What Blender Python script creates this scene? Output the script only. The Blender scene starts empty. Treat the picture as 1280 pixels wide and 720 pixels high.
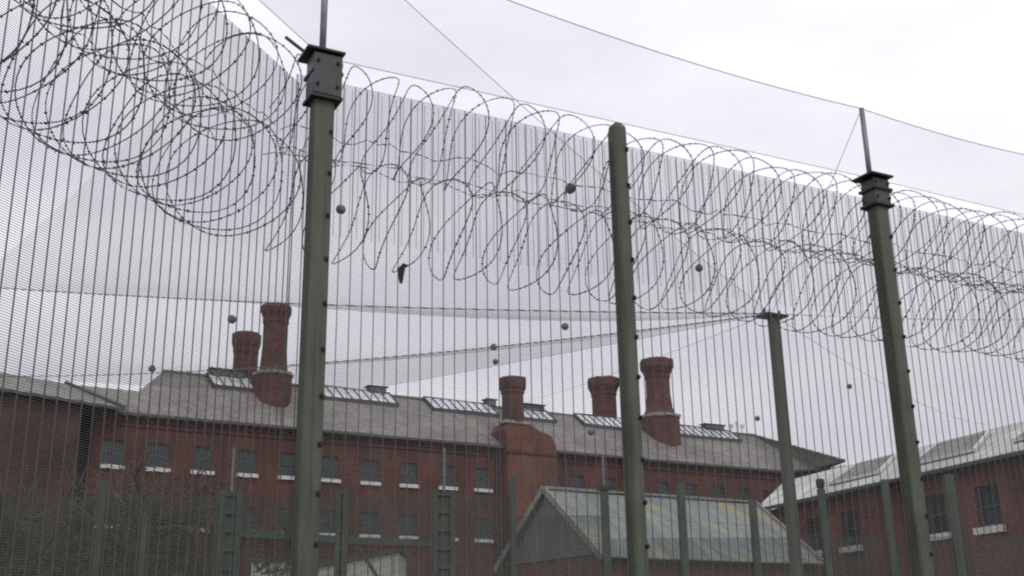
import bpy, math, random
from mathutils import Vector, Matrix

# ---------------------------------------------------------------- camera, sky, sun, exposure
scene = bpy.context.scene
col = scene.collection
EYE = Vector((0.0, 0.0, 1.6))
cam_d = bpy.data.cameras.new('camera')
cam = bpy.data.objects.new('camera', cam_d)
col.objects.link(cam)
F_PX = 1400.0                                   # focal length in pixels of the 1280 wide photograph
cam_d.sensor_width = 36.0
cam_d.lens = F_PX / 1280.0 * 36.0
cam_d.clip_start = 0.05
cam_d.clip_end = 6000.0
up_c = Vector((565.0 - 640.0, 4380.0, -F_PX)).normalized()      # vanishing point of the verticals
fw_c = Vector((0, 0, -1))
y_c = (fw_c - up_c * fw_c.dot(up_c)).normalized()
x_c = y_c.cross(up_c)
B = Matrix((x_c, y_c, up_c))
cam.matrix_world = Matrix.Translation(EYE) @ B.to_4x4()
scene.camera = cam

SUN_EL, SUN_AZ = math.radians(52), math.radians(150)           # azimuth clockwise from +Y
world = bpy.data.worlds.new('World')
scene.world = world
world.use_nodes = True
nt = world.node_tree
nt.nodes.clear()
wo = nt.nodes.new('ShaderNodeOutputWorld')
bg = nt.nodes.new('ShaderNodeBackground')
sky = nt.nodes.new('ShaderNodeTexSky')
sky.sky_type = 'NISHITA'
sky.sun_disc = False
sky.sun_elevation = SUN_EL
sky.sun_rotation = SUN_AZ
sky.air_density = 1.0
sky.dust_density = 4.0
hsv = nt.nodes.new('ShaderNodeHueSaturation')
hsv.inputs['Saturation'].default_value = 0.12
nt.links.new(sky.outputs[0], hsv.inputs['Color'])
tc = nt.nodes.new('ShaderNodeTexCoord')
mp = nt.nodes.new('ShaderNodeMapping')
mp.inputs['Scale'].default_value = (1.6, 1.6, 5.0)
nt.links.new(tc.outputs['Generated'], mp.inputs['Vector'])
cl = nt.nodes.new('ShaderNodeTexNoise')
cl.inputs['Scale'].default_value = 1.7
cl.inputs['Detail'].default_value = 5.0
cl.inputs['Roughness'].default_value = 0.5
nt.links.new(mp.outputs[0], cl.inputs['Vector'])
cr = nt.nodes.new('ShaderNodeValToRGB')                         # thick and thin cloud
cr.color_ramp.elements[0].position = 0.30
cr.color_ramp.elements[0].color = (7.8, 7.85, 8.9, 1)
cr.color_ramp.elements[1].position = 0.72
cr.color_ramp.elements[1].color = (10.3, 10.3, 10.75, 1)
nt.links.new(cl.outputs['Fac'], cr.inputs[0])
mx = nt.nodes.new('ShaderNodeMix')
mx.data_type = 'RGBA'
mx.inputs['Factor'].default_value = 0.85
nt.links.new(hsv.outputs[0], mx.inputs['A'])
sp = nt.nodes.new('ShaderNodeSeparateXYZ')
nt.links.new(tc.outputs['Generated'], sp.inputs[0])
gr = nt.nodes.new('ShaderNodeMapRange')                         # heavier cloud low down
gr.inputs['From Min'].default_value = 0.05
gr.inputs['From Max'].default_value = 0.50
gr.inputs['To Min'].default_value = 0.78
gr.inputs['To Max'].default_value = 1.03
nt.links.new(sp.outputs['Z'], gr.inputs['Value'])
vm = nt.nodes.new('ShaderNodeVectorMath'); vm.operation = 'SCALE'
nt.links.new(cr.outputs[0], vm.inputs[0])
nt.links.new(gr.outputs[0], vm.inputs['Scale'])
nt.links.new(vm.outputs[0], mx.inputs['B'])
nt.links.new(mx.outputs['Result'], bg.inputs['Color'])
bg.inputs['Strength'].default_value = 0.1
nt.links.new(bg.outputs[0], wo.inputs['Surface'])

sun_d = bpy.data.lights.new('sun', 'SUN')
sun_d.energy = 0.6
sun_d.angle = math.radians(20)
sun_d.color = (1.0, 0.96, 0.9)
sun = bpy.data.objects.new('sun', sun_d)
col.objects.link(sun)
sdir = Vector((math.sin(SUN_AZ) * math.cos(SUN_EL), math.cos(SUN_AZ) * math.cos(SUN_EL), math.sin(SUN_EL)))
sun.rotation_euler = sdir.to_track_quat('Z', 'Y').to_euler()
sun.location = (0, -10, 40)

scene.view_settings.view_transform = 'Standard'
scene.view_settings.look = 'None'
scene.view_settings.exposure = 0.32
scene.view_settings.gamma = 1.0
scene.view_settings.use_curve_mapping = False
scene.render.engine = 'CYCLES'
scene.cycles.transparent_max_bounces = 24
scene.cycles.max_bounces = 6
scene.cycles.filter_width = 2.2
scene.cycles.use_denoising = False

# ---------------------------------------------------------------- materials
def mat(name, colr, rough=0.7, metal=0.0, var=0.25, scale=3.0, kind=None, colr2=None, bump=0.0, spec=0.4):
    m = bpy.data.materials.new(name)
    m.use_nodes = True
    t = m.node_tree
    p = t.nodes['Principled BSDF']
    p.inputs['Roughness'].default_value = rough
    p.inputs['Metallic'].default_value = metal
    p.inputs['Specular IOR Level'].default_value = spec
    co = t.nodes.new('ShaderNodeTexCoord')
    nz = t.nodes.new('ShaderNodeTexNoise')
    nz.inputs['Scale'].default_value = scale
    nz.inputs['Detail'].default_value = 6
    t.links.new(co.outputs['Object'], nz.inputs['Vector'])
    ramp = t.nodes.new('ShaderNodeValToRGB')
    c2 = colr2 if colr2 else tuple(c * (1 + var) for c in colr)
    ramp.color_ramp.elements[0].position = 0.3
    ramp.color_ramp.elements[0].color = (*[c * (1 - var) for c in colr], 1)
    ramp.color_ramp.elements[1].position = 0.7
    ramp.color_ramp.elements[1].color = (*c2, 1)
    t.links.new(nz.outputs['Fac'], ramp.inputs[0])
    out = ramp.outputs[0]
    if kind in ('brick', 'slate', 'sheet'):
        br = t.nodes.new('ShaderNodeTexBrick')
        t.links.new(co.outputs['UV'], br.inputs['Vector'])
        br.inputs['Scale'].default_value = 1.0
        if kind == 'brick':
            br.inputs['Brick Width'].default_value = 0.235
            br.inputs['Row Height'].default_value = 0.078
            br.inputs['Mortar Size'].default_value = 0.008
            br.inputs['Color1'].default_value = (0.75, 0.72, 0.7, 1)
            br.inputs['Color2'].default_value = (1.25, 1.1, 1.0, 1)
            br.inputs['Mortar'].default_value = (1.35, 1.7, 1.7, 1)
        elif kind == 'slate':
            br.inputs['Brick Width'].default_value = 0.42
            br.inputs['Row Height'].default_value = 0.30
            br.inputs['Mortar Size'].default_value = 0.012
            br.inputs['Color1'].default_value = (0.82, 0.82, 0.84, 1)
            br.inputs['Color2'].default_value = (1.18, 1.15, 1.1, 1)
            br.inputs['Mortar'].default_value = (0.45, 0.45, 0.45, 1)
        else:
            br.offset = 0.0
            br.inputs['Brick Width'].default_value = 0.55
            br.inputs['Row Height'].default_value = 3.0
            br.inputs['Mortar Size'].default_value = 0.02
            br.inputs['Color1'].default_value = (0.9, 0.92, 0.9, 1)
            br.inputs['Color2'].default_value = (1.08, 1.06, 1.05, 1)
            br.inputs['Mortar'].default_value = (0.6, 0.6, 0.6, 1)
        br.inputs['Mortar Smooth'].default_value = 0.2
        ml = t.nodes.new('ShaderNodeMix')
        ml.data_type = 'RGBA'
        ml.blend_type = 'MULTIPLY'
        ml.inputs['Factor'].default_value = 1.0
        t.links.new(out, ml.inputs['A'])
        t.links.new(br.outputs['Color'], ml.inputs['B'])
        out = ml.outputs['Result']
    t.links.new(out, p.inputs['Base Color'])
    if bump:
        bp = t.nodes.new('ShaderNodeBump')
        bp.inputs['Strength'].default_value = bump
        bp.inputs['Distance'].default_value = 0.02
        n2 = t.nodes.new('ShaderNodeTexNoise')
        n2.inputs['Scale'].default_value = scale * 9
        n2.inputs['Detail'].default_value = 4
        t.links.new(co.outputs['Object'], n2.inputs['Vector'])
        t.links.new(n2.outputs['Fac'], bp.inputs['Height'])
        t.links.new(bp.outputs[0], p.inputs['Normal'])
    return m

M = {}
M['post'] = mat('post_paint', (0.073, 0.083, 0.058), 0.6, var=0.18, scale=2.2, bump=0.08)
M['post_far'] = mat('far_post_paint', (0.045, 0.062, 0.042), 0.6, var=0.25, scale=2.0)
M['bolt'] = mat('bolt_steel', (0.03, 0.03, 0.028), 0.5, 0.4, var=0.2)
M['box'] = mat('box_steel', (0.055, 0.056, 0.058), 0.5, 0.2, var=0.25, scale=6, bump=0.06)
M['galv'] = mat('galvanised', (0.17, 0.17, 0.185), 0.45, 0.5, var=0.2, scale=8)
M['wire'] = mat('mesh_wire', (0.080, 0.078, 0.078), 0.6, 0.0, var=0.15, scale=5)
M['wire_far'] = mat('far_mesh_wire', (0.046, 0.058, 0.036), 0.6, 0.0, var=0.15, scale=2)
M['razor'] = mat('razor_wire', (0.07, 0.069, 0.074), 0.45, 0.4, var=0.3, scale=9)
M['cable'] = mat('cable', (0.12, 0.12, 0.13), 0.6, 0.0, var=0.2)
M['brick'] = mat('red_brick', (0.080, 0.029, 0.021), 0.9, var=0.35, scale=0.45, kind='brick', bump=0.2)
M['brick_b'] = mat('orange_brick', (0.130, 0.050, 0.035), 0.9, var=0.25, scale=0.8, kind='brick', bump=0.2)
M['brick_w'] = mat('wing_brick', (0.125, 0.048, 0.038), 0.9, var=0.25, scale=0.5, kind='brick', bump=0.2)
M['brick_d'] = mat('shaded_brick', (0.055, 0.030, 0.026), 0.9, var=0.35, scale=0.5, kind='brick', bump=0.2)  # darker brick: the shadow on the left wing is put into the colour
M['chimney'] = mat('chimney_brick', (0.098, 0.036, 0.030), 0.9, var=0.35, scale=0.9, kind='brick', bump=0.2)
M['slate'] = mat('grey_slate', (0.185, 0.173, 0.162), 0.65, var=0.22, scale=0.35, kind='slate', bump=0.15)
M['pale_roof'] = mat('pale_sheet_roof', (0.50, 0.51, 0.49), 0.6, var=0.25, scale=0.5, kind='sheet')
M['shed_roof'] = mat('mossy_roof', (0.175, 0.20, 0.195), 0.65, var=0.2, scale=0.6, kind='sheet')
M['shed_gable'] = mat('grey_cladding', (0.135, 0.15, 0.135), 0.7, var=0.15, scale=0.8, kind='sheet')
M['stone'] = mat('white_sill', (0.58, 0.57, 0.54), 0.8, var=0.15, scale=4)
M['band'] = mat('stone_band', (0.33, 0.30, 0.26), 0.85, var=0.2, scale=3)
M['board'] = mat('weathered_board', (0.22, 0.225, 0.205), 0.8, var=0.2, scale=3)
M['lead'] = mat('lead', (0.07, 0.07, 0.075), 0.6, 0.1, var=0.2)
M['frame'] = mat('window_paint', (0.10, 0.13, 0.13), 0.6, var=0.2)
M['glass'] = mat('dark_glass', (0.020, 0.035, 0.038), 0.12, var=0.3, scale=1.5, spec=0.6)
M['roof_glass'] = mat('roof_glass', (0.56, 0.59, 0.60), 0.12, var=0.3, scale=0.9, spec=0.9)  # pale base colour paints in the white sky reflections on the glazing
M['white'] = mat('white_paint', (0.6, 0.6, 0.58), 0.6, var=0.1)
M['cream'] = mat('pale_cladding', (0.46, 0.47, 0.42), 0.65, var=0.12, kind='sheet', scale=0.8)
M['ball'] = mat('weathered_ball', (0.14, 0.135, 0.12), 0.9, var=0.35, scale=14)
M['cloth'] = mat('dark_cloth', (0.02, 0.02, 0.022), 0.95, var=0.3)
M['bark'] = mat('bark', (0.075, 0.064, 0.046), 0.95, var=0.3, scale=4)
M['ground'] = mat('yard_ground', (0.15, 0.145, 0.13), 0.95, var=0.25, scale=0.25, bump=0.2)

def add_streaks(m, colr, zs, lo, hi, amt):
    t = m.node_tree
    p = t.nodes['Principled BSDF']
    src = p.inputs['Base Color'].links[0].from_socket
    co = t.nodes.new('ShaderNodeTexCoord')
    mpn = t.nodes.new('ShaderNodeMapping')
    mpn.inputs['Scale'].default_value = zs
    n = t.nodes.new('ShaderNodeTexNoise')
    n.inputs['Scale'].default_value = 1.0
    n.inputs['Detail'].default_value = 7
    n.inputs['Roughness'].default_value = .65
    t.links.new(co.outputs['Object'], mpn.inputs['Vector'])
    t.links.new(mpn.outputs[0], n.inputs['Vector'])
    r = t.nodes.new('ShaderNodeMapRange')
    r.inputs['From Min'].default_value = lo
    r.inputs['From Max'].default_value = hi
    r.inputs['To Max'].default_value = amt
    t.links.new(n.outputs['Fac'], r.inputs['Value'])
    mxn = t.nodes.new('ShaderNodeMix')
    mxn.data_type = 'RGBA'
    t.links.new(r.outputs[0], mxn.inputs['Factor'])
    t.links.new(src, mxn.inputs['A'])
    mxn.inputs['B'].default_value = (*colr, 1)
    t.links.new(mxn.outputs['Result'], p.inputs['Base Color'])
add_streaks(M['post'], (0.036, 0.036, 0.026), (26, 26, 1.1), .50, .68, .75)
add_streaks(M['post'], (0.105, 0.115, 0.085), (15, 15, 2.2), .56, .72, .6)
add_streaks(M['box'], (0.075, 0.05, 0.035), (18, 18, 5), .55, .7, .6)
for k_ in ('brick', 'brick_b', 'brick_w', 'chimney'):
    add_streaks(M[k_], (0.030, 0.022, 0.019), (.9, .9, .22), .50, .72, .8)
    add_streaks(M[k_], (0.15, 0.062, 0.042), (.5, .5, .35), .55, .75, .35)
add_streaks(M['slate'], (0.25, 0.23, 0.20), (.35, .35, .5), .52, .7, .6)
add_streaks(M['slate'], (0.09, 0.085, 0.075), (.8, .8, .4), .55, .72, .6)
add_streaks(M['pale_roof'], (0.28, 0.27, 0.22), (.9, .9, .5), .54, .7, .7)

# moss on the shed roof
def add_moss(m):
    t = m.node_tree
    p = t.nodes['Principled BSDF']
    src = p.inputs['Base Color'].links[0].from_socket
    co = t.nodes.new('ShaderNodeTexCoord')
    n = t.nodes.new('ShaderNodeTexNoise')
    n.inputs['Scale'].default_value = 0.75
    n.inputs['Detail'].default_value = 3
    n.inputs['Roughness'].default_value = 0.55
    mpn = t.nodes.new('ShaderNodeMapping')
    mp0 = t.nodes.new('ShaderNodeMapping')
    mp0.inputs['Rotation'].default_value = (0, 0, 0.85)
    t.links.new(co.outputs['UV'], mp0.inputs['Vector'])
    mpn.inputs['Scale'].default_value = (0.4, 1.7, 1)
    t.links.new(mp0.outputs[0], mpn.inputs['Vector'])
    t.links.new(mpn.outputs[0], n.inputs['Vector'])
    r = t.nodes.new('ShaderNodeValToRGB')
    r.color_ramp.elements[0].position = 0.54
    r.color_ramp.elements[0].color = (0, 0, 0, 1)
    r.color_ramp.elements[1].position = 0.68
    r.color_ramp.elements[1].color = (0.6, 0.6, 0.6, 1)
    t.links.new(n.outputs['Fac'], r.inputs[0])
    mxn = t.nodes.new('ShaderNodeMix')
    mxn.data_type = 'RGBA'
    t.links.new(r.outputs[0], mxn.inputs['Factor'])
    t.links.new(src, mxn.inputs['A'])
    mxn.inputs['B'].default_value = (0.30, 0.28, 0.105, 1)
    t.links.new(mxn.outputs['Result'], p.inputs['Base Color'])
add_moss(M['shed_roof'])

# knotted netting: open threads, so it hides more the flatter it is looked through
def net_material(name, a0):
    m = bpy.data.materials.new(name)
    m.use_nodes = True
    t = m.node_tree
    t.nodes.clear()
    o = t.nodes.new('ShaderNodeOutputMaterial')
    ge = t.nodes.new('ShaderNodeNewGeometry')
    dot = t.nodes.new('ShaderNodeVectorMath'); dot.operation = 'DOT_PRODUCT'
    t.links.new(ge.outputs['Incoming'], dot.inputs[0])
    t.links.new(ge.outputs['Normal'], dot.inputs[1])
    ab = t.nodes.new('ShaderNodeMath'); ab.operation = 'ABSOLUTE'
    t.links.new(dot.outputs['Value'], ab.inputs[0])
    mxx = t.nodes.new('ShaderNodeMath'); mxx.operation = 'MAXIMUM'
    mxx.inputs[1].default_value = 0.16
    t.links.new(ab.outputs[0], mxx.inputs[0])
    co = t.nodes.new('ShaderNodeTexCoord')
    nz = t.nodes.new('ShaderNodeTexNoise')
    nz.inputs['Scale'].default_value = 1.3
    nz.inputs['Detail'].default_value = 5
    t.links.new(co.outputs['Object'], nz.inputs['Vector'])
    rg = t.nodes.new('ShaderNodeMapRange')
    rg.inputs['To Min'].default_value = a0 * 0.75
    rg.inputs['To Max'].default_value = a0 * 1.25
    t.links.new(nz.outputs['Fac'], rg.inputs['Value'])
    dv = t.nodes.new('ShaderNodeMath'); dv.operation = 'DIVIDE'; dv.use_clamp = True
    t.links.new(rg.outputs[0], dv.inputs[0])
    t.links.new(mxx.outputs[0], dv.inputs[1])
    tr = t.nodes.new('ShaderNodeBsdfTransparent')
    df = t.nodes.new('ShaderNodeBsdfDiffuse')
    df.inputs['Color'].default_value = (0.20, 0.20, 0.22, 1)
    ms = t.nodes.new('ShaderNodeMixShader')
    t.links.new(dv.outputs[0], ms.inputs[0])
    t.links.new(tr.outputs[0], ms.inputs[1])
    t.links.new(df.outputs[0], ms.inputs[2])
    t.links.new(ms.outputs[0], o.inputs['Surface'])
    return m
M['net'] = net_material('upright_netting', 0.090)
M['net_roof'] = net_material('roof_netting', 0.042)

# ---------------------------------------------------------------- mesh helpers
class MB:
    def __init__(self):
        self.v = []; self.f = []
    def poly(self, pts):
        n = len(self.v)
        self.v += [tuple(p) for p in pts]
        self.f.append(tuple(range(n, n + len(pts))))
    def box8(self, c):      # c: 8 corners, bottom 4 ccw then top 4
        n = len(self.v)
        self.v += [tuple(p) for p in c]
        for q in ((3, 2, 1, 0), (4, 5, 6, 7), (0, 1, 5, 4), (1, 2, 6, 5), (2, 3, 7, 6), (3, 0, 4, 7)):
            self.f.append(tuple(n + i for i in q))
    def box(self, c, ax, ay, az, sx, sy, sz):       # centre, unit axes, full sizes
        c = Vector(c); ax = Vector(ax) * sx / 2; ay = Vector(ay) * sy / 2; az = Vector(az) * sz / 2
        self.box8([c - ax - ay - az, c + ax - ay - az, c + ax + ay - az, c - ax + ay - az,
                   c - ax - ay + az, c + ax - ay + az, c + ax + ay + az, c - ax + ay + az])
    def beam(self, a, b, w, h=None):
        a = Vector(a); b = Vector(b); d = b - a; L = d.length; d /= L
        s = d.cross(Vector((0, 0, 1)))
        if s.length < 1e-3: s = Vector((1, 0, 0))
        s.normalize(); u = s.cross(d)
        self.box((a + b) / 2, d, s, u, L, w, h or w)
    def tube(self, pts, r, sides=6, closed=False, cap=True):
        pts = [Vector(p) for p in pts]
        n0 = len(self.v); k = len(pts); prev = None
        for i, p in enumerate(pts):
            t = (pts[min(i + 1, k - 1)] - pts[max(i - 1, 0)]).normalized()
            if prev is None:
                a = t.cross(Vector((0.13, 0.21, 0.97)))
                if a.length < 1e-3: a = t.cross(Vector((1, 0, 0)))
            else:
                a = prev - t * prev.dot(t)
            a.normalize(); prev = a; b = t.cross(a)
            rr = r(i / (k - 1)) if callable(r) else r
            for j in range(sides):
                an = 2 * math.pi * j / sides
                self.v.append(tuple(p + (a * math.cos(an) + b * math.sin(an)) * rr))
        for i in range(k - 1):
            for j in range(sides):
                q = n0 + i * sides; j2 = (j + 1) % sides
                self.f.append((q + j, q + j2, q + sides + j2, q + sides + j))
        if cap:
            self.f.append(tuple(n0 + j for j in reversed(range(sides))))
            self.f.append(tuple(n0 + (k - 1) * sides + j for j in range(sides)))
    def lathe(self, c, prof, sides=8, rot=0.0, cap=True):
        c = Vector(c); n0 = len(self.v)
        for (r, z) in prof:
            for j in range(sides):
                an = rot + 2 * math.pi * j / sides
                self.v.append((c.x + r * math.cos(an), c.y + r * math.sin(an), c.z + z))
        for i in range(len(prof) - 1):
            for j in range(sides):
                j2 = (j + 1) % sides; q = n0 + i * sides
                self.f.append((q + j, q + j2, q + sides + j2, q + sides + j))
        if cap:
            self.f.append(tuple(n0 + j for j in reversed(range(sides))))
            self.f.append(tuple(n0 + (len(prof) - 1) * sides + j for j in range(sides)))
    def build(self, name, m, parent=None, smooth=False, bevel=0, uv=True):
        me = bpy.data.meshes.new(name)
        me.from_pydata(self.v, [], self.f)
        if uv:
            ul = me.uv_layers.new(name='UVMap')
            me.calc_loop_triangles()
            for p in me.polygons:
                nn = p.normal
                if abs(nn.z) < 0.96:
                    t = Vector((-nn.y, nn.x, 0)).normalized()
                    k = math.sqrt(max(1 - nn.z * nn.z, 1e-6))
                    for li in p.loop_indices:
                        co = me.vertices[me.loops[li].vertex_index].co
                        ul.data[li].uv = (co.dot(t), co.z / k)
                else:
                    for li in p.loop_indices:
                        co = me.vertices[me.loops[li].vertex_index].co
                        ul.data[li].uv = (co.x, co.y)
        if smooth:
            for p in me.polygons: p.use_smooth = True
        me.materials.append(m)
        o = bpy.data.objects.new(name, me)
        col.objects.link(o)
        if parent:
            o.parent = parent
            o.matrix_parent_inverse = Matrix.Identity(4)
            o.matrix_basis = Matrix.Translation(-world_loc(parent)) if True else o.matrix_basis
        if bevel:
            bv = o.modifiers.new('bevel', 'BEVEL'); bv.width = bevel; bv.segments = 3
        return o

LOC = {}
def world_loc(o):
    p = Vector((0, 0, 0))
    while o is not None:
        p += o.location
        o = o.parent
    return p
def thing(name, label, cat, loc=(0, 0, 0), group=None):
    o = bpy.data.objects.new(name, None)
    col.objects.link(o)
    o.location = loc
    o.empty_display_size = 0.2
    return tag(o, label, cat, group)
def tag(o, label, cat, group=None, kind=None):
    if label: o['label'] = label
    if cat: o['category'] = cat
    if group: o['group'] = group
    if kind: o['kind'] = kind
    return o
def dup(o, parent=None, off=None):
    c = o.copy(); col.objects.link(c); c.parent = parent
    if off is not None: c.location = o.location + Vector(off)
    for ch in list(o.children): dup(ch, c)
    return c
Z3 = Vector((0, 0, 1))
def V(x, y, z=0.0): return Vector((x, y, z))

# ---------------------------------------------------------------- ground
g = MB()
g.poly([(-700, -200, 0), (700, -200, 0), (700, 1500, 0), (-700, 1500, 0)])
o = g.build('ground', M['ground']); o['kind'] = 'structure'

# ---------------------------------------------------------------- frames of reference
CORNER = V(-1.465, 6.856)                 # corner of the near fence
DR = V(0.88375, 0.46796); NR = V(-0.46796, 0.88375)      # right run: along, and away from the camera
DL = V(-0.32026, -0.94733); NL = V(-0.94733, 0.32026)    # left run: along (towards the camera), and away
E0 = V(-21.93, 62.10); DM = V(0.8470, 0.5317); NM = V(-0.5317, 0.8470)   # main building wall
def mw(s, off, z): return V(E0.x + DM.x * s + NM.x * off, E0.y + DM.y * s + NM.y * off, z)

# ================================================================ main brick building
mb = thing('brick_building', 'long red brick prison block with grey slate roof, chimneys and rows of small barred windows', 'building', mw(24, 4.5, 0))
EAVE, RIDGE, DEPTH = 14.6, 18.15, 9.0
SL, SR = -0.6, 50.8
def gap_wall(mbx, P, dirv, nrm, s0, s1, z0, z1, openings, depth=0.22):
    """front wall skin with real window openings and their reveals; openings: (s, z, w, h)"""
    ss = sorted(set([s0, s1] + [x for o_ in openings for x in (o_[0] - o_[2] / 2, o_[0] + o_[2] / 2)]))
    zs = sorted(set([z0, z1] + [x for o_ in openings for x in (o_[1], o_[1] + o_[3])]))
    pt = lambda s, z, o=0.0: P + dirv * s + nrm * o + Z3 * z
    for i in range(len(ss) - 1):
        zst = None
        for j in range(len(zs) - 1):
            sm = (ss[i] + ss[i + 1]) / 2; zm = (zs[j] + zs[j + 1]) / 2
            if any(abs(sm - o_[0]) < o_[2] / 2 and o_[1] < zm < o_[1] + o_[3] for o_ in openings): continue
            mbx.poly([pt(ss[i], zs[j]), pt(ss[i + 1], zs[j]), pt(ss[i + 1], zs[j + 1]), pt(ss[i], zs[j + 1])])
    for (s, z, w, h) in openings:
        a, b = s - w / 2, s + w / 2
        mbx.poly([pt(a, z), pt(a, z, depth), pt(a, z + h, depth), pt(a, z + h)])
        mbx.poly([pt(b, z, depth), pt(b, z), pt(b, z + h), pt(b, z + h, depth)])
        mbx.poly([pt(a, z + h, depth), pt(b, z + h, depth), pt(b, z + h), pt(a, z + h)])
        mbx.poly([pt(a, z), pt(b, z), pt(b, z, depth), pt(a, z, depth)])

WIN_S = [-0.45, 2.08, 4.62, 7.24, 9.80, 12.50, 15.20, 17.90, 20.70, 23.35]
WIN_S2 = [31.0, 33.6, 36.2, 38.8, 41.4, 44.0, 46.6, 49.2]
WW, WH = 1.12, 1.38
openings = [(s, 11.50, WW, WH) for s in WIN_S] + [(s, 8.25, WW, WH) for s in WIN_S] + [(s, 11.50, WW, WH) for s in WIN_S2]
w = MB()
gap_wall(w, E0, DM, NM, -1.6, 52.0, 0.0, EAVE - 0.05, openings)
w.poly([mw(52, 0, 0), mw(52, DEPTH, 0), mw(52, DEPTH, EAVE), mw(52, 0, EAVE)])
w.poly([mw(52, DEPTH, 0), mw(-1.6, DEPTH, 0), mw(-1.6, DEPTH, EAVE), mw(52, DEPTH, EAVE)])
w.poly([mw(-1.6, DEPTH, 0), mw(-1.6, 0, 0), mw(-1.6, 0, EAVE), mw(-1.6, DEPTH, EAVE)])
wall = w.build('wall', M['brick'], mb)

def window(parent, P, dirv, nrm, s, z, ww, wh, sill=True, depth=0.2):
    pt = lambda a, b, o=0.0: P + dirv * (s + a) + nrm * o + Z3 * (z + b)
    f = MB()
    fw = 0.07
    for (a, b, sx, sz) in ((0, fw / 2, ww, fw), (0, wh - fw / 2, ww, fw), (-ww / 2 + fw / 2, wh / 2, fw, wh - 2 * fw), (ww / 2 - fw / 2, wh / 2, fw, wh - 2 * fw), (0, wh * 0.5, ww - 2 * fw, 0.05)):
        f.box(pt(a, b, depth - 0.04), dirv, nrm, Z3, sx, 0.07, sz)
    fr = f.build('window', M['frame'], parent)
    p = MB()
    p.box(pt(0, wh / 2, depth + 0.01), dirv, nrm, Z3, ww - fw, 0.02, wh - fw)
    p.build('pane', M['glass'], fr)
    bb = MB()
    for k in range(5):
        x = -ww / 2 + ww * (k + 1) / 6
        bb.box(pt(x, wh / 2, 0.06), dirv, nrm, Z3, 0.022, 0.022, wh - 0.002)
    bb.build('window_bars', M['lead'], fr)
    if sill:
        q = MB()
        q.box(pt(0, -0.11, 0.0), dirv, nrm, Z3, ww + 0.26, 0.30, 0.215)
        q.build('sill', M['stone'], fr)
    return fr
first = window(mb, E0, DM, NM, WIN_S[0], 11.50, WW, WH)
for (s, z, _, _) in openings[1:]:
    dup(first, mb, DM * (s - WIN_S[0]) + Z3 * (z - 11.50))

# brick cornice under the eaves with a row of dentils, and a string course
c = MB()
c.box(mw(25.2, -0.10, EAVE - 0.26), DM, NM, Z3, 53.2, 0.2, 0.30)
c.box(mw(25.2, -0.05, EAVE - 0.80), DM, NM, Z3, 53.2, 0.1, 0.16)
for k in range(118):
    s = -1.2 + k * 0.45
    c.box(mw(s, -0.06, EAVE - 0.53), DM, NM, Z3, 0.22, 0.12, 0.236)
c.build('cornice', M['brick'], mb)

# roof: front slope, back slope, left hip, and the turned right end running to a point
r = MB()
ov = 0.35
a = (RIDGE - EAVE) / 4.45
eL, eR = mw(SL, -ov, EAVE - ov * a + 0.03), mw(SR, -ov, EAVE - ov * a + 0.03)
rL, rR = mw(3.1, 4.45, RIDGE), mw(52.7, 4.45, RIDGE)
bL, bR = mw(SL, DEPTH + ov, EAVE - ov * a), mw(54, DEPTH + ov, EAVE - ov * a)
tip = V(25.1, 85.4, 14.62)
crn = V(24.3, 88.2, 14.45)
r.poly([eL, eR, rR, rL])
r.poly([rL, rR, bR, bL])
r.poly([bL, eL, rL])
r.poly([eR, crn, tip, rR])
r.poly([rR, tip, bR])
# lower roof that carries on to the left behind the turned wing
r.poly([mw(-13, -ov, 14.3), mw(1.2, -ov, 14.26), mw(2.6, 2.2, 16.26), mw(-13, 2.2, 16.26)])
r.poly([mw(-13, 2.2, 16.26), mw(2.6, 2.2, 16.26), mw(2.6, 6, 13.8), mw(-13, 6, 13.8)])
roof = r.build('roof', M['slate'], mb)
tb = MB()
tb.beam(rL + Z3 * 0.03, rR + Z3 * 0.03, 0.26, 0.14)
tb.beam(rR + Z3 * 0.03, tip + Z3 * 0.05, 0.2, 0.12)
tb.build('ridge_tiles', M['slate'], roof)
gt = MB()
gt.beam(eL - NM * 0.06 - Z3 * 0.02, eR - NM * 0.06 - Z3 * 0.02, 0.14, 0.14)
for k in range(46):
    gt.box(mw(SL + 0.6 + k * 1.1, -ov + 0.1, EAVE - 0.36), DM, NM, Z3, 0.08, 0.3, 0.14)
gt.build('gutter', M['lead'], mb)
eb = MB()      # the eave of the turned right end and its wall below
eb.beam(eR, crn, 0.2, 0.16)
eb.beam(crn, tip, 0.2, 0.16)
eb.build('end_gutter', M['lead'], mb)
ew = MB()
iw = [mw(52.0, 0.3, 0), V(24.3, 88.9, 0), V(25.4, 86.4, 0)]
for p, q in ((iw[0], iw[1]), (iw[1], iw[2])):
    ew.poly([p, q, q + Z3 * 14.45, p + Z3 * 14.45])
ew.build('end_wall', M['brick_d'], mb)

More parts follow.
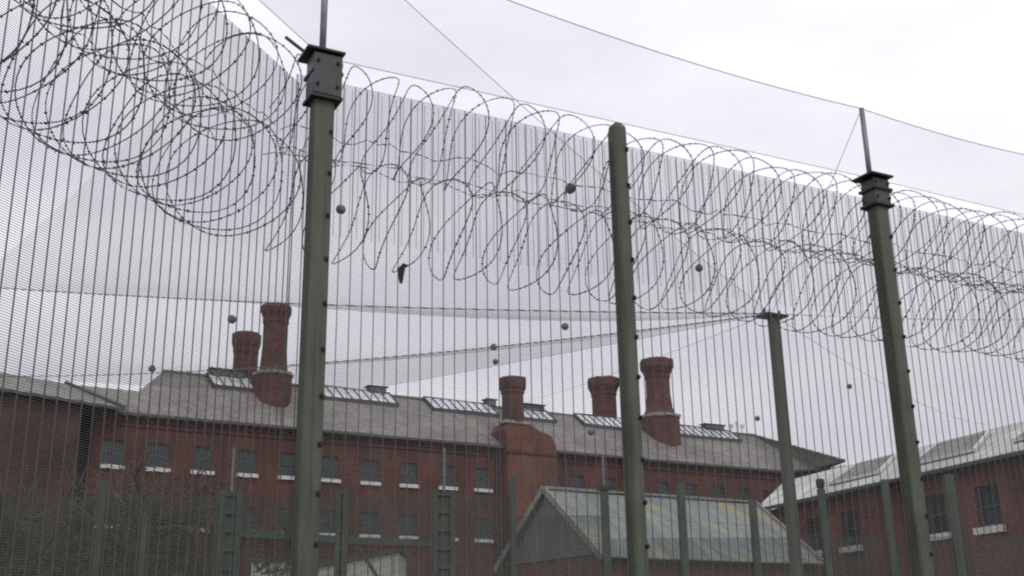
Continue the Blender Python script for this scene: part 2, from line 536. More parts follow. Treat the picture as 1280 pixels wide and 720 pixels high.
# glazed lanterns along the ridge
def rp(s, off, lift=0.0):
    return mw(s, off, EAVE + off * a + lift)
def skylight(s0, s1, o0=3.15, o1=4.4):
    f = MB()
    P = [rp(s0, o0, .0), rp(s1, o0, .0), rp(s1 - .15, o1, .0), rp(s0 - .15, o1, .0)]
    up = Z3 * 0.30
    # curb and glazing bars
    for i in range(4):
        f.beam(P[i] + Z3 * 0.10, P[(i + 1) % 4] + Z3 * 0.10, 0.10, 0.34)
    n = max(4, int((s1 - s0) / 0.62))
    for k in range(1, n):
        t = k / n
        f.beam(P[0].lerp(P[1], t) + Z3 * 0.27, P[3].lerp(P[2], t) + Z3 * 0.27, 0.05, 0.05)
    fr = f.build('skylight', M['lead'], mb)
    gl = MB()
    q = [p + Z3 * 0.22 for p in P]
    gl.box8([p - Z3 * 0.02 for p in q] + q)
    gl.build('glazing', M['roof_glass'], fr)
    return fr
for (s0, s1) in ((5.9, 8.6), (13.3, 18.6), (21.3, 26.6), (28.1, 31.5), (34.1, 39.2), (43.3, 49.8)):
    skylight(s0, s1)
def vent(s0, s1, off):
    v = MB()
    v.box(rp((s0 + s1) / 2, off, 0.26), DM, NM, Z3, s1 - s0, 0.5, 0.42)
    v.box(rp((s0 + s1) / 2, off, 0.50), DM, NM, Z3, s1 - s0 + 0.2, 0.74, 0.06)
    o = v.build('roof_vent', M['lead'], mb)
    sl = MB()
    for k in range(3):
        sl.box(rp((s0 + s1) / 2, off, 0.14 + k * 0.12) - NM * 0.26, DM, NM, Z3, s1 - s0 - 0.1, 0.05, 0.04)
    sl.build('louvre', M['band'], o)
for (s0, s1) in ((6.0, 8.2), (16.9, 18.2), (26.2, 27.0), (29.6, 31.2), (46.9, 49.0)):
    vent(s0, s1, 4.45)
ant = MB()
for (s, h, wd) in ((50.0, 0.7, .35), (50.6, 1.0, .2), (51.2, 0.8, .4)):
    ant.box(mw(s, 4.45, RIDGE + h * 0.5), DM, NM, Z3, 0.07, 0.07, h)
    ant.box(mw(s, 4.40, RIDGE + h * 0.85), DM, NM, Z3, wd, 0.1, 0.30)
ant.build('rooftop_aerials', M['white'], mb)

# octagonal brick chimneys
def chimney(c, prof, base=None, collar=None, rot=math.pi / 8):
    m_ = MB()
    st = [prof[0]]
    for (r0, z0), (r1, z1) in zip(prof[:-1], prof[1:]):
        if r1 > r0:                       # corbel out in courses
            n = max(1, int((z1 - z0) / .09))
            for k in range(1, n + 1):
                st += [(r0 + (r1 - r0) * k / n, z0 + (z1 - z0) * (k - 1) / n + .002), (r0 + (r1 - r0) * k / n, z0 + (z1 - z0) * k / n)]
        else:
            st.append((r1, z1))
    m_.lathe(c, st, 8, rot)
    o = m_.build('chimney', M['chimney'], mb)
    zt = prof[-1][1]; rt = prof[-1][0]
    cp = MB()
    cp.lathe(V(c.x, c.y, c.z + zt), [(rt * 1.0, 0.002), (rt * 0.96, 0.08), (rt * 0.66, 0.08), (rt * 0.66, 0.0)], 8, rot, cap=True)
    cp.build('chimney_cap', M['lead'], o)
    if base:
        bm_ = MB(); bm_.lathe(c, base, 8, rot); bm_.build('chimney_base', M['chimney'], o)
    if collar:
        k = MB(); k.lathe(c, collar, 8, rot); k.build('stone_collar', M['band'], o)
    return o
# tall one at the left: shaft 18.2 .. 22.6
chimney(mw(9.62, 2.9, 0.2), [(0.95, 18.15), (0.86, 18.8), (0.79, 20.0), (0.79, 21.5), (0.85, 21.65), (0.85, 21.9), (0.92, 22.1), (1.0, 22.3), (1.0, 22.62)],
        base=[(1.22, 15.0), (1.22, 18.12)], collar=[(1.30, 18.0), (1.33, 18.18), (0.9, 18.30)])
chimney(mw(9.1, 7.0, 0), [(0.84, 15.0), (0.80, 20.5), (0.86, 20.7), (0.86, 20.95), (0.93, 21.15), (0.98, 21.4), (0.98, 21.86)])
chimney(mw(38.85, 7.0, 0), [(1.05, 15.0), (1.03, 20.6), (1.10, 20.8), (1.10, 21.0), (1.2, 21.2), (1.34, 21.5), (1.36, 21.98)])
chimney(mw(41.35, 3.2, 0.28), [(1.35, 18.2), (1.1, 18.9), (0.98, 20.0), (0.98, 21.3), (1.06, 21.45), (1.06, 21.65), (1.2, 21.9), (1.38, 22.2), (1.38, 22.72)],
        base=[(1.6, 15.0), (1.6, 18.22)], collar=[(1.70, 18.08), (1.74, 18.26), (1.2, 18.40)])
# the middle one stands on a projecting breast with sloping shoulders
br = MB()
prof = [(24.8, 0), (28.75, 0), (28.75, 14.6), (28.3, 15.35), (27.4, 15.55), (26.6, 15.95), (24.85, 15.95), (24.6, 15.5), (24.8, 14.9)]
fr_ = [mw(s, -0.85, z) for s, z in prof]; bk_ = [mw(s, 1.0, z) for s, z in prof]
br.poly(fr_); br.poly(list(reversed(bk_)))
for i in range(len(prof)):
    j = (i + 1) % len(prof)
    br.poly([fr_[j], fr_[i], bk_[i], bk_[j]])
brst = br.build('chimney_breast', M['brick_b'], mb)
bs = MB()
bs.box(mw(25.65, -0.4, 16.04), DM, NM, Z3, 2.0, 1.1, 0.2)
bs.build('shoulder_stone', M['band'], brst)
sc_ = MB()
sc_.box(mw(26.75, -0.90, 14.0), DM, NM, Z3, 4.1, 0.1, 0.2)
sc_.build('string_course', M['brick'], brst)
chimney(mw(25.6, -0.3, 0), [(0.82, 16.13), (0.80, 18.1), (0.88, 18.2), (0.88, 18.4), (0.98, 18.55), (1.02, 18.75), (1.02, 19.08)])
# drainpipes
for s in (24.35, 29.3, 30.0):
    d = MB()
    d.tube([mw(s, -0.14, z) for z in (0.0, 5, 10, 14.1)], 0.06, 8)
    d.build('drainpipe', M['lead'], mb)

# ================================================================ turned wing at far left
C0 = V(-21.75, 61.35); DW = V(-0.640, -0.768); NW_ = V(-0.768, 0.640)
lw = thing('turned_wing', 'dark shaded brick wing angled forward at the left end of the long brick block', 'building', C0 + DW * 8)
def lwp(s, off, z): return C0 + DW * s + NW_ * off + Z3 * z
w = MB()
w.box8([lwp(2.3, 0.3, 0), lwp(24, 0.3, 0), lwp(24, 7.5, 0), lwp(2.3, 7.5, 0), lwp(2.3, .3, 14.35), lwp(24, .3, 14.35), lwp(24, 7.5, 14.35), lwp(2.3, 7.5, 14.35)])
w.build('wall', M['brick_d'], lw)
HP = V(-25.4, 62.0, 16.2)
r = MB()
r.poly([lwp(24, -0.1, 14.55), lwp(0, -0.1, 14.55), HP, lwp(24, 3.6, 16.2)])
r.poly([lwp(0, -0.1, 14.55), lwp(-0.3, 3.0, 14.55), HP])
r.poly([lwp(24, 3.6, 16.2), HP, lwp(-0.3, 3.0, 14.55), lwp(0, 8.2, 14.4), lwp(24, 8.2, 14.4)])
ro = r.build('roof', M['slate'], lw)
h = MB(); h.tube([lwp(0, -0.1, 14.6), lwp(0, -.1, 14.6).lerp(HP, .5) + Z3 * .02, HP + Z3 * 0.04], 0.13, 6); h.build('hip_capping', M['lead'], ro)
gt = MB(); gt.beam(lwp(24, -0.16, 14.47), lwp(0, -0.16, 14.47), 0.16, 0.16); gt.build('gutter', M['lead'], lw)

# ================================================================ right wing
W0 = V(11.18, 46.56); DWG = V(0.332, -0.9433); NWG = V(0.9433, 0.332)
rw = thing('brick_wing', 'lower red brick wing with pale sheet roof running towards the right edge', 'building', W0 + DWG * 4)
def rwp(s, off, z): return W0 + DWG * s + NWG * off + Z3 * z
wops = [(s, 4.98, 1.05, 1.3) for s in (1.1, 3.55, 8.45, 10.9)]
w = MB()
gap_wall(w, rwp(0, 0.35, 0), DWG, NWG, -2.2, 18.0, 0.0, 6.95, wops)
w.poly([rwp(-2.2, .35, 0), rwp(-2.2, .35, 6.95), rwp(-3.4, 5.6, 6.95), rwp(-3.4, 5.6, 0)])
w.poly([rwp(18, .35, 0), rwp(18, 5.6, 0), rwp(18, 5.6, 6.95), rwp(18, 2.9, 8.4), rwp(18, .35, 6.95)])
w.poly([rwp(18, 5.6, 0), rwp(-3.4, 5.6, 0), rwp(-3.4, 5.6, 6.95), rwp(18, 5.6, 6.95)])
w.build('wall', M['brick_w'], rw)
f1 = window(rw, rwp(0, 0.35, 0), DWG, NWG, 1.1, 4.98, 1.05, 1.3)
for s in (3.55, 8.45, 10.9):
    dup(f1, rw, DWG * (s - 1.1))
r = MB()
def slab(m_, pts, th=0.09):
    n_ = (pts[1] - pts[0]).cross(pts[2] - pts[0]).normalized() * th
    k = len(pts)
    m_.poly([p for p in pts]); m_.poly([p - n_ for p in reversed(pts)])
    for i in range(k):
        j = (i + 1) % k
        m_.poly([pts[j], pts[i], pts[i] - n_, pts[j] - n_])
slab(r, [rwp(-2.5, 0, 7.06), rwp(18.3, 0, 7.06), rwp(18.3, 2.9, 8.62), rwp(-4.6, 2.9, 8.62)])
slab(r, [rwp(-4.6, 2.9, 8.62), rwp(18.3, 2.9, 8.62), rwp(18.3, 6.0, 6.9), rwp(-4.6, 6.0, 6.9)])
ro = r.build('roof', M['pale_roof'], rw)
for (s0, s1) in ((1.9, 5.1), (6.9, 10.2), (12.0, 15.0)):
    k = MB()
    P = [rwp(s0, .75, 7.06 + .75 * .538), rwp(s1, .75, 7.06 + .75 * .538), rwp(s1 - .9, 2.3, 7.06 + 2.3 * .538), rwp(s0 - .2, 2.3, 7.06 + 2.3 * .538)]
    k.box8([p + Z3 * 0.004 for p in P] + [p + Z3 * 0.12 for p in P])
    sk = k.build('skylight', M['slate'], ro)
    fm = MB()
    for i in range(4):
        fm.beam(P[i] + Z3 * .1, P[(i + 1) % 4] + Z3 * .1, 0.09, 0.12)
    fm.build('skylight_frame', M['white'], sk)
gt = MB(); gt.beam(rwp(-2.5, -0.06, 6.97), rwp(18.3, -0.06, 6.97), 0.12, 0.12); gt.build('gutter', M['lead'], rw)

# ================================================================ pitched shed in the yard
S0 = V(1.04, 37.07)
def shp(s, off, z): return S0 + DM * s + NM * off + Z3 * z       # off negative is towards the camera
shed = thing('pitched_shed', 'low pitched shed with grey clad gable and mossy yellow stained roof', 'shed', S0 + DM * 4.5)
SLN = 9.1
w = MB()
gable = [shp(0, -2.9, 4.22), shp(0, 2.9, 4.22), shp(0, 0, 6.40)]
w.poly([gable[0], gable[2], gable[1]])
w.build('gable', M['shed_gable'], shed)
w = MB()
w.poly([shp(SLN, -2.9, 4.22), shp(SLN, 2.9, 4.22), shp(SLN, 0, 6.4)])
w.build('gable', M['shed_gable'], shed)
w = MB()
w.box8([shp(0.05, -2.8, 0), shp(SLN - .05, -2.8, 0), shp(SLN - .05, 2.8, 0), shp(0.05, 2.8, 0), shp(0.05, -2.8, 4.21), shp(SLN - .05, -2.8, 4.21), shp(SLN - .05, 2.8, 4.21), shp(.05, 2.8, 4.21)])
w.build('wall', M['brick_b'], shed)
r = MB()
slab(r, [shp(-.12, -3.1, 4.10), shp(SLN + .1, -3.1, 4.10), shp(SLN + .1, 0, 6.5), shp(-.12, 0, 6.5)], 0.06)
slab(r, [shp(-.12, 0, 6.5), shp(SLN + .1, 0, 6.5), shp(SLN + .1, 3.1, 4.10), shp(-.12, 3.1, 4.10)], 0.06)
ro = r.build('roof', M['shed_roof'], shed)
k = MB()
k.beam(shp(-.16, -3.12, 4.08), shp(-.16, 0.0, 6.5), 0.08, 0.2)
k.beam(shp(-.16, 3.12, 4.08), shp(-.16, 0.0, 6.5), 0.08, 0.2)
k.beam(shp(-.16, 0, 6.53), shp(SLN + .12, 0, 6.53), 0.22, 0.08)
k.beam(shp(SLN + .12, -3.12, 4.1), shp(SLN + .12, 0.0, 6.5), 0.08, 0.18)
k.build('barge_boards', M['board'], ro)

# ================================================================ small pale sheds low at the left
def mono_shed(name, label, x0, x1, y0, dep, zl, zr, m_):
    t = thing(name, label, 'shed', V((x0 + x1) / 2, y0 + dep / 2, 0))
    w = MB()
    w.box8([V(x0, y0), V(x1, y0 + .25), V(x1, y0 + dep), V(x0, y0 + dep), V(x0, y0, zl), V(x1, y0 + .25, zr), V(x1, y0 + dep, zr), V(x0, y0 + dep, zl)])
    w.build('wall', m_, t)
    r = MB()
    r.box8([V(x0 - .1, y0 - .1, zl + .004), V(x1 + .1, y0 + .15, zr + .004), V(x1 + .1, y0 + dep + .1, zr + .004), V(x0 - .1, y0 + dep + .1, zl + .004),
            V(x0 - .1, y0 - .1, zl + .1), V(x1 + .1, y0 + .15, zr + .1), V(x1 + .1, y0 + dep + .1, zr + .1), V(x0 - .1, y0 + dep + .1, zl + .1)])
    r.build('roof', M['lead'], t)
    d = MB()
    d.box(V(x0 * .35 + x1 * .65, y0 + 0.12, 1.05), (1, 0, 0), (0, 1, 0), Z3, 0.9, 0.08, 2.1)
    d.build('door', M['frame'], t)
    return t
mono_shed('flat_shed', 'pale ribbed shed with sloping roof edge low beside the corner post', -6.3, -3.63, 35.0, 3.0, 3.92, 4.42, M['cream'])
mono_shed('flat_shed', 'smaller pale grey shed low behind the left gate post', -8.3, -6.95, 36.0, 2.5, 4.25, 4.25, M['cream'])

# ================================================================ bare trees in front of the block
def bare_tree(x, y, h, spread, seed, label, arch=0.0):
    rnd = random.Random(seed)
    t = thing('leafless_tree', label, 'tree', V(x, y, 0), 'leafless trees in front of the brick block')
    tr = MB()
    top = V(x + arch * .2, y, h * 0.42)
    tr.tube([V(x, y, -0.1), V(x + .06, y, h * .2), top], lambda u: 0.19 - 0.07 * u, 8)
    tr.build('trunk', M['bark'], t)
    cr_ = MB()
    def grow(p, d, L, r, lev):
        pts = [p]; q = p; dd = d.normalized()
        n = 5
        for k in range(n):
            dd = (dd + V(rnd.uniform(-.22, .22), rnd.uniform(-.22, .22), rnd.uniform(-.12, .16) - (0.10 if lev >= 2 else 0))).normalized()
            q = q + dd * L / n
            pts.append(q)
        cr_.tube(pts, lambda u: max(0.010, r * (1 - .6 * u)), 4 if lev else 6, cap=False)
        if lev < 3:
            nb = (6, 9, 8)[lev]
            for k in range(nb):
                i = rnd.randint(1, n)
                ang = rnd.uniform(0, 6.28)
                sd = V(math.cos(ang), math.sin(ang), rnd.uniform(.1, .9))
                grow(pts[i], dd * .7 + sd * .8, L * rnd.uniform(.42, .62), r * .5, lev + 1)
    for k in range(6):
        an = k * 1.05 + rnd.uniform(-.3, .3)
        grow(top - Z3 * rnd.uniform(0, h * .15), V(math.cos(an) * spread + arch, math.sin(an) * spread, 1.0), h * .36, 0.085, 1)
    cr_.build('crown', M['bark'], t, uv=False)
    return t
bare_tree(-13.6, 37.5, 9.0, 0.8, 3, 'leafless twiggy tree at the far left of the brick wall')
bare_tree(-11.7, 35.5, 8.2, 0.7, 8, 'leafless twiggy tree under the second and third windows from the left')
bare_tree(-9.4, 36.2, 8.6, 0.75, 21, 'leafless twiggy tree nearest the left gate post')
bare_tree(-16.4, 36.0, 8.8, 0.85, 34, 'leafless twiggy tree under the dark angled wing')

# ================================================================ inner fence, 24 m away
I0 = V(-8.31, 22.72); DI = V(0.9925, 0.1217); NI = V(-0.1217, 0.9925)
def ip(s, off, z): return I0 + DI * s + NI * off + Z3 * z
inner = thing('inner_fence', 'low dark green mesh fence with thin posts across the yard before the buildings', 'fence', ip(8, 0, 0))
def simple_post(s, h, wd=0.15, top=None):
    p = MB(); p.box(ip(s, 0, h / 2), DI, NI, Z3, wd, 0.10, h)
    po = p.build('fence_post', M['post_far'], inner, bevel=0.015)
    if top == 'knob':
        k = MB(); k.lathe(ip(s, 0, h), [(.05, .0), (.09, .03), (.10, .12), (.09, .20), (.03, .22)], 10); k.build('post_lamp', M['bolt'], po)
    if top == 'rod':
        k = MB(); k.tube([ip(s, 0, h), ip(s, 0, h + .75)], .028, 6); k.build('rod', M['galv'], po)
        k = MB(); k.box(ip(s, 0, h + .04), DI, NI, Z3, .26, .16, .08); k.build('rod_clamp', M['bolt'], po)
    return po
posts_i = [(-2.1, 4.9, .15, None), (0.0, 4.9, .15, None), (0.87, 4.3, .12, None), (8.31, 5.05, .13, None), (10.27, 4.72, .17, 'rod'),
           (11.93, 4.85, .17, None), (13.5, 4.5, .16, None), (15.06, 4.75, .16, 'knob'), (16.53, 4.95, .16, None), (18.03, 5.05, .2, None), (19.9, 5.0, .16, None)]
for a_ in posts_i: simple_post(*a_)
# wide gate piers with rods on top and the beam between them
for (s, wd, rod) in ((2.53, 0.44, True), (4.78, 0.26, False), (6.87, 0.46, True)):
    p = MB()
    for e in (-1, 1): p.box(ip(s + e * (wd / 2 - .05), 0, 2.36), DI, NI, Z3, .1, .12, 4.72)
    for k in range(13): p.box(ip(s, 0, .2 + k * .37), DI, NI, Z3, wd - .2, .06, .06)
    po = p.build('gate_pier', M['post_far'], inner)
    k = MB(); k.box(ip(s, .03, 2.35), DI, NI, Z3, wd - .204, .02, 4.6); k.build('pier_panel', M['post_far'], po)
    if rod:
        k = MB(); k.tube([ip(s, 0, 4.7), ip(s, 0, 5.6)], .028, 6); k.build('rod', M['galv'], po)
b_ = MB()
b_.beam(ip(2.75, -.02, 3.86), ip(4.65, -.02, 3.72), .12, .14)
b_.beam(ip(4.92, -.02, 3.70), ip(6.63, -.02, 3.64), .12, .14)
b_.beam(ip(4.0, -.02, 3.70), ip(3.3, -.02, 2.5), .07)
b_.beam(ip(5.1, -.02, 3.62), ip(5.7, -.02, 2.7), .07)
b_.build('gate_beam', M['post_far'], inner)
def mesh_bay(P, dirv, nrm, s0, s1, z0, z1, pv, ph, wv, wh_):
    m_ = MB()
    n = int(round((s1 - s0) / pv))
    for k in range(n + 1):
        s = s0 + (s1 - s0) * k / n
        m_.box(P + dirv * s + Z3 * ((z0 + z1) / 2), dirv, nrm, Z3, wv, wv, z1 - z0)
    n = int(round((z1 - z0) / ph))
    for k in range(n + 1):
        z = z0 + (z1 - z0) * k / n
        m_.box(P + dirv * ((s0 + s1) / 2) + nrm * (wv * .5 + wh_ * .55) + Z3 * z, dirv, nrm, Z3, s1 - s0, wh_, wh_)
    return m_
ss = [-2.1, 0.0, 2.3, 4.65, 6.65, 8.31, 10.27, 11.93, 13.5, 15.06, 16.53, 18.03, 19.9]
for i in range(len(ss) - 1):
    top = 4.62 if ss[i] < 8 else (4.2 if ss[i] < 9 else 3.72)
    mesh_bay(ip(0, 0.07, 0), DI, NI, ss[i], ss[i + 1], 0.05, top, 0.0762, 0.0127, 0.005, 0.0042).build('mesh_panel', M['wire_far'], inner, uv=False)

# ================================================================ near security fence
FH = 5.4
fence = thing('security_fence', 'tall close mesh security fence on green steel posts crossing the whole view', 'fence', CORNER)
def fpt(run, s, off, z):
    d, n = (DR, NR) if run == 'r' else (DL, NL)
    return CORNER + d * s + n * off + Z3 * z
def fence_post(P, d, n, h, wd, dp, label, cap=True, bolt_top=5.2, side=1):
    p = MB()
    p.box(P + Z3 * h / 2, d, n, Z3, wd, dp, h)
    po = p.build('fence_post', M['post'], fence, bevel=min(wd, dp) * (.36 if cap else .20))
    if label: po['label'] = label
    if cap:
        c = MB(); c.box(P + Z3 * (h + .003), d, n, Z3, wd - .07, dp - .07, .012); c.build('post_cap', M['bolt'], po, bevel=.004)
    b0 = None
    k = 0
    z = bolt_top
    while z > 0.3:
        if b0 is None:
            b = MB()
            base = P + d * (side * (wd / 2 - .024)) - n * (dp / 2) + Z3 * z
            b.tube([base + n * .02, base - n * .020], .010, 6)
            b.box(base + n * .004, d, n, Z3, .030, .014, .034)
            b0 = b.build('bolt', M['bolt'], po, uv=False)
        else:
            dup(b0, po, V(0, 0, z - bolt_top))
        z -= 0.305
    # clamp bar that holds the mesh to the back of the post
    cb = MB(); cb.box(P + n * (dp / 2 + .006) + Z3 * (h / 2 - .02), d, n, Z3, wd * .7, .010, h - .06); cb.build('clamp_bar', M['galv'], po)
    return po
PD = 0.12
p1 = fence_post(fpt('r', 0.205, 0, 0), DR, NR, 5.22, .150, PD, 'thick green corner post with a grey box and a pole on top', cap=False, bolt_top=4.95)
p2 = fence_post(fpt('r', 2.625, 0, 0), DR, NR, 5.53, .128, PD, 'green fence post with a plain rounded top and no box', bolt_top=5.30)
p3 = fence_post(fpt('r', 5.385, 0, 0), DR, NR, 5.36, .150, PD + .01, 'green fence post at the right with a grey collar box and a pole on top', cap=False, bolt_top=5.0)
p4 = fence_post(fpt('l', 3.05, 0, 0), DL, NL, 5.45, .14, PD, None, bolt_top=5.2)
p5 = fence_post(fpt('r', 8.15, 0, 0), DR, NR, 5.45, .14, PD, None, bolt_top=5.2)
def net_pole(po, P, d, n, z0, ztop, wd, big):
    # grey box that clamps the net pole to the head of the post
    b = MB()
    if big:
        b.box(P + n * -.02 + Z3 * (z0 + .165), d, n, Z3, wd + .055, .17, .31)
    else:
        b.box(P + Z3 * (z0 + .125), d, n, Z3, wd + .03, .165, .25)
    bo = b.build('junction_box', M['box'], po, bevel=.006)
    e = MB()
    hh = .33 if big else .26
    e.box(P + d * -.02 + Z3 * (z0 + hh + .012), d, n, Z3, wd + .12, .25, .016)
    for zz in ((.0, .19) if big else (.0, .15)):
        e.box(P - n * .0 + Z3 * (z0 + zz), d, n, Z3, wd + .075, .20, .022)
    for (du, zz) in ((-.07, .08), (-.07, .26), (.07, .08), (.07, .26)):
        e.tube([P + d * du * (wd / .15) - n * (.107 if big else .085) + Z3 * (z0 + zz * hh / .33), P + d * du * (wd / .15) - n * (.125 if big else .10) + Z3 * (z0 + zz * hh / .33)], .012, 6)
    e.build('box_fittings', M['bolt'], po, uv=False)
    q = MB()
    q.tube([P + n * .045 + Z3 * (z0 + .1), P + n * .045 + Z3 * ztop], .024, 10)
    q.build('net_pole', M['galv'], po, smooth=True)
net_pole(p1, fpt('r', .205, 0, 0), DR, NR, 5.19, 6.62, .15, True)
net_pole(p3, fpt('r', 5.385, 0, 0), DR, NR, 5.30, 6.30, .15, False)
net_pole(p5, fpt('r', 8.15, 0, 0), DR, NR, 5.30, 6.30, .14, False)
net_pole(p4, fpt('l', 3.05, 0, 0), DL, NL, 5.30, 6.60, .14, False)
k = MB()      # loose bracket arm pointing up from the box
k.beam(fpt('r', .13, .02, 5.52), fpt('r', -.06, .06, 5.66), .018); k.build('bracket_arm', M['bolt'], p1)
BK = PD / 2 + .014
for (run, s0, s1) in (('l', 0.02, 3.05), ('r', 0.02, 2.61), ('r', 2.64, 5.37), ('r', 5.40, 8.15)):
    d, n = (DR, NR) if run == 'r' else (DL, NL)
    if run == 'l': s0 = -0.19
    elif s0 < .1: s0 = 0.04
    mesh_bay(fpt(run, 0, BK, 0), d, n, s0, s1, 0.04, FH, 0.086, 0.0127, 0.0049, 0.0029 if run == 'r' else 0.0024).build('mesh_panel', M['wire'], fence, uv=False)

for (s0, s1) in ((.12, 2.61), (2.64, 5.37), (5.40, 8.15)):
    mesh_bay(fpt('r', 0, BK + .012, 0), DR, NR, s0, s1, 4.26, FH - .02, 0.055, 0.0127, 0.0024, 0.0018).build('anti_climb_panel', M['wire'], fence, uv=False)

# ================================================================ razor wire coils
def razor_coil(run, s0, s1, off, zc, R, pitch, seed, label, ph=0.0, hand=1, A=0.045, tilt=0.07):
    rnd = random.Random(seed)
    d, n = (DR, NR) if run == 'r' else (DL, NL)
    P0 = fpt(run, s0, off, zc)
    t = thing('razor_wire_coil', label, 'razor wire', P0, 'razor wire coils along the top of the fence')
    loops = int((s1 - s0) / pitch)
    rr = [R * rnd.uniform(.90, 1.05) for _ in range(loops + 3)]
    jx = [rnd.uniform(-.06, .06) for _ in range(loops + 3)]
    jz = [rnd.uniform(-.025, .025) for _ in range(loops + 3)]
    N = 44
    pts = []
    for i in range(loops * N + 1):
        u = i / N; L = int(u); f = u - L
        th = ph + 2 * math.pi * u * hand
        lerp = lambda arr: arr[L] * (1 - f) + arr[L + 1] * f
        rad = lerp(rr) * (1 + .03 * math.sin(3 * th + seed))
        x = s0 + pitch * u + lerp(jx) + A * math.cos(2.5 * th + seed)
        x += tilt * math.sin(th)
        pts.append(fpt(run, x, off + 1.28 * rad * math.cos(th), zc + lerp(jz) + rad * math.sin(th)))
    m_ = MB()
    m_.tube(pts, .0042, 4, cap=True)
    # barbs: small double-pointed blades
    acc = 0.0
    for i in range(1, len(pts)):
        seg = pts[i] - pts[i - 1]; L = seg.length
        acc += L
        if acc >= .036:
            acc = 0.0
            tt = seg / L
            up = V(rnd.uniform(-1, 1), rnd.uniform(-1, 1), rnd.uniform(-1, 1))
            b = tt.cross(up).normalized(); c = tt.cross(b)
            p = pts[i]; n0 = len(m_.v)
            sz = rnd.uniform(.010, .015)
            for q in (p + tt * .012, p + b * sz, p - tt * .012, p - b * sz, p + c * .003, p - c * .003): m_.v.append(tuple(q))
            for q in ((0, 1, 4), (1, 2, 4), (2, 3, 4), (3, 0, 4), (1, 0, 5), (2, 1, 5), (3, 2, 5), (0, 3, 5)): m_.f.append(tuple(n0 + e for e in q))
    m_.build('barbed_tape', M['razor'], t, uv=False)
    w_ = MB()
    nn_ = int((s1 - s0) / .09)
    for oo in ((-R * .75, R * .5) if zc > 5 else (-R * .3,)):
        zz = -R * .85 if zc > 5 else R * .97
        w_.tube([fpt(run, s0 + (s1 - s0) * k / nn_, off + oo + rnd.uniform(-.02, .02), zc + zz + .02 * math.sin(k * .9) + rnd.uniform(-.022, .022)) for k in range(nn_ + 1)], .0035, 4)
    w_.build('support_wire', M['razor'], t, uv=False)
    return t
OFF = 0.56
razor_coil('r', 0.0, 8.3, OFF, 5.40, .375, .235, 4, 'upper coil of razor wire along the fence right of the corner post', ph=.4)
razor_coil('r', 0.05, 8.3, OFF, 4.63, .375, .25, 9, 'lower coil of razor wire along the fence right of the corner post', ph=1.7)
razor_coil('l', -.25, 3.2, OFF, 5.45, .39, .17, 15, 'upper coil of razor wire on the left fence run, left of the corner post', ph=.9)
razor_coil('l', -.25, 3.2, OFF, 4.72, .385, .15, 27, 'lower tangled coil of razor wire on the left fence run', ph=2.2)

# ================================================================ net mast beyond the fence and the overhead net
mast = thing('net_mast', 'single green mast with a flat top plate standing between the two fences', 'mast', V(3.27, 13.5, 0))
p = MB(); p.box(V(3.27, 13.5, 2.73), DR, NR, Z3, .135, .10, 5.46); p.build('pole', M['post'], mast, bevel=.015)
p = MB(); p.box(V(3.25, 13.48, 5.475), DR, NR, Z3, .34, .22, .026); p.build('top_plate', M['bolt'], mast)
p = MB()
for e in (-1, 1): p.tube([V(3.25, 13.48, 5.46) + DR * e * .12, V(3.25, 13.48, 5.56) + DR * e * .12], .018, 6)
p.build('eye_bolts', M['bolt'], mast)

P4 = V(3.25, 13.5, 5.52)
ANCH = {
    'corner': fpt('r', .205, .045, 6.62), 'right_pole': fpt('r', 5.385, .045, 6.30), 'right_far': fpt('r', 8.15, .045, 6.30), 'left_near': fpt('l', 3.05, .045, 6.60),
    'c2': V(-8.6, 16.75, 7.15), 'c3': V(-10.6, 22.2, 7.0), 'c4': mw(3.0, -.30, 14.30), 'c5': mw(23.5, 3.6, 17.55), 'right_yard': rwp(9.0, 2.9, 8.75), 'right_yard_near': V(14.5, 17.5, 6.9),
}
SAG = {'corner': .10, 'right_pole': .05, 'right_far': .1, 'left_near': .2, 'c2': .10, 'c3': .22, 'c4': .12, 'c5': .5, 'right_yard': .4, 'right_yard_near': .25}
def cable(nm, u):
    b = ANCH[nm]
    p = P4.lerp(b, u)
    return p - Z3 * SAG[nm] * 4 * u * (1 - u)
net = thing('overhead_net', 'fine grey netting slung over the yard from poles above the fence', 'net', V(3.25, 13.5, 0))
def sector(a_, b_, sag_in, sag_edge, nu=28, nv=22, umax=(1, 1)):
    m_ = MB()
    for i in range(nu + 1):
        u = i / nu
        A_, B_ = cable(a_, u * umax[0]), cable(b_, u * umax[1])
        for j in range(nv + 1):
            v = j / nv
            q = A_.lerp(B_, v) - Z3 * 4 * v * (1 - v) * (sag_in * 4 * u * (1 - u) + sag_edge * u)
            m_.v.append(tuple(q))
    for i in range(nu):
        for j in range(nv):
            q = i * (nv + 1) + j
            m_.f.append((q, q + 1, q + nv + 2, q + nv + 1))
    return m_.build('net_panel', M['net_roof'], net, smooth=True, uv=False)
sector('corner', 'c2', .45, .2)
sector('c2', 'c3', .25, .12)
sector('c3', 'c4', .05, .05, umax=(1, .36))
for nm in ANCH:
    if nm in ('right_far', 'left_near'): continue
    m_ = MB(); m_.tube([cable(nm, k / 20) for k in range(21)], .007 if nm in ('c2', 'c3') else .0028, 5)
    m_.build('net_cable', M['cable'], net, uv=False)
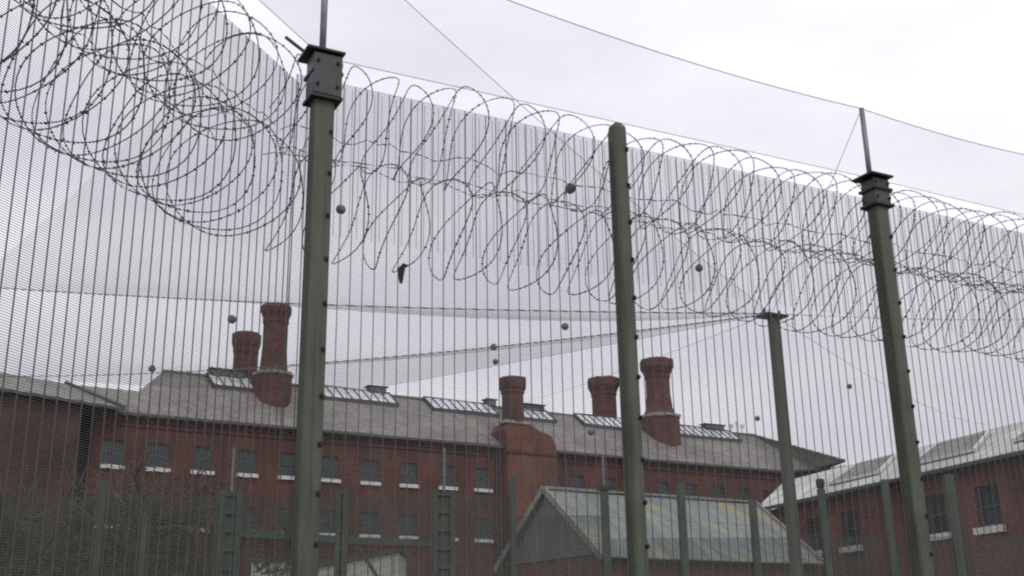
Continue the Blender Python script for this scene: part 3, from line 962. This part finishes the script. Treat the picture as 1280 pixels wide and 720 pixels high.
# netting stretched upright between the poles, from the edge cable to a line just above the mesh
def upright(a_, b_, sg, zb0, zb1):
    m_ = MB(); nu = 24
    for k in range(nu + 1):
        t = k / nu
        tp = ANCH[a_].lerp(ANCH[b_], t) - Z3 * sg * 4 * t * (1 - t)
        for q in range(5):
            bt = V(tp.x, tp.y, zb0 + (zb1 - zb0) * t)
            m_.v.append(tuple(tp.lerp(bt, q / 4)))
    for k in range(nu):
        for q in range(4):
            z = k * 5 + q
            m_.f.append((z, z + 1, z + 6, z + 5))
    m_.build('upright_panel', M['net'], net, smooth=True, uv=False)
    l_ = MB(); l_.tube([V(*m_.v[k * 5 + 4]) for k in range(nu + 1)], .003, 4)
    l_.build('bottom_line', M['cable'], net, uv=False)
upright('corner', 'right_pole', .12, 5.56, 5.60)
upright('right_pole', 'right_far', .05, 5.60, 5.58)
upright('left_near', 'corner', .12, 5.60, 5.56)
def edge(a_, b_, sg):
    m_ = MB()
    m_.tube([ANCH[a_].lerp(ANCH[b_], k / 16) - Z3 * sg * 4 * (k / 16) * (1 - k / 16) for k in range(17)], .0035, 5)
    m_.build('edge_cable', M['cable'], net, uv=False)
edge('corner', 'right_pole', .12); edge('right_pole', 'right_far', .05); edge('left_near', 'corner', .12)

# ================================================================ balls caught overhead
def ball(P, r, label):
    m_ = MB()
    prof = [(max(.002, r * math.cos(a_)), r * math.sin(a_)) for a_ in [math.radians(-88 + 176 * k / 10) for k in range(11)]]
    m_.lathe(Vector(P), prof, 14)
    o = m_.build('ball', M['ball'], None, smooth=True, uv=False)
    return tag(o, label, 'ball', 'balls caught in the wire and the overhead net')
BALLS = [
    ((-1.16, 7.12, 4.46), .034, 'brownish ball stuck in the razor wire beside the corner post'),
    ((0.48, 8.30, 5.08), .043, 'dark ball lodged between the two coils left of the plain topped post'),
    ((-3.91, 14.98, 6.0), .062, 'grey ball in the net just left of the tall left chimney'),
    ((-5.89, 17.76, 6.0), .060, 'grey ball in the net low over the left end of the slate roof'),
    ((-0.30, 16.76, 6.0), .055, 'upper of two dark balls close together in the net above the middle chimney'),
    ((-0.29, 17.68, 6.0), .048, 'lower of two dark balls close together in the net above the middle chimney'),
    ((0.76, 15.64, 6.0), .055, 'dark ball in the net between the middle chimney and the plain topped post'),
    ((2.10, 11.90, 5.6), .045, 'dark ball behind the lower razor coil right of the plain topped post'),
    ((6.11, 20.0, 6.0), .050, 'small dark ball in the net between the mast and the right post'),
    ((5.03, 22.91, 6.0), .055, 'small dark ball in the net just above the white rooftop aerials'),
    ((1.65, 23.94, 5.96), .075, 'small pale round lamp against the slate roof below the second chimney from the right'),  # a small round lamp, modelled as a plain unlit ball
]
for b in BALLS: ball(*b)
m_ = MB()
cx = fpt('r', .85, .11, 4.10)
m_.box8([cx + V(*q) for q in ((-.012, 0, -.10), (.006, .004, -.105), (.008, .012, -.10), (-.01, .012, -.10), (-.03, -.005, .0), (.022, .0, .012), (.025, .02, .01), (-.024, .02, .0))])
m_.box8([cx + V(*q) for q in ((-.028, 0, .002), (.02, .0, .013), (.022, .018, .012), (-.022, .018, .002), (.012, .0, .045), (.052, .004, .028), (.05, .012, .03), (.014, .012, .05))])
tag(m_.build('cloth_scrap', M['cloth'], None, uv=False), 'black scrap of cloth snagged at the foot of the lower coil', 'cloth scrap')
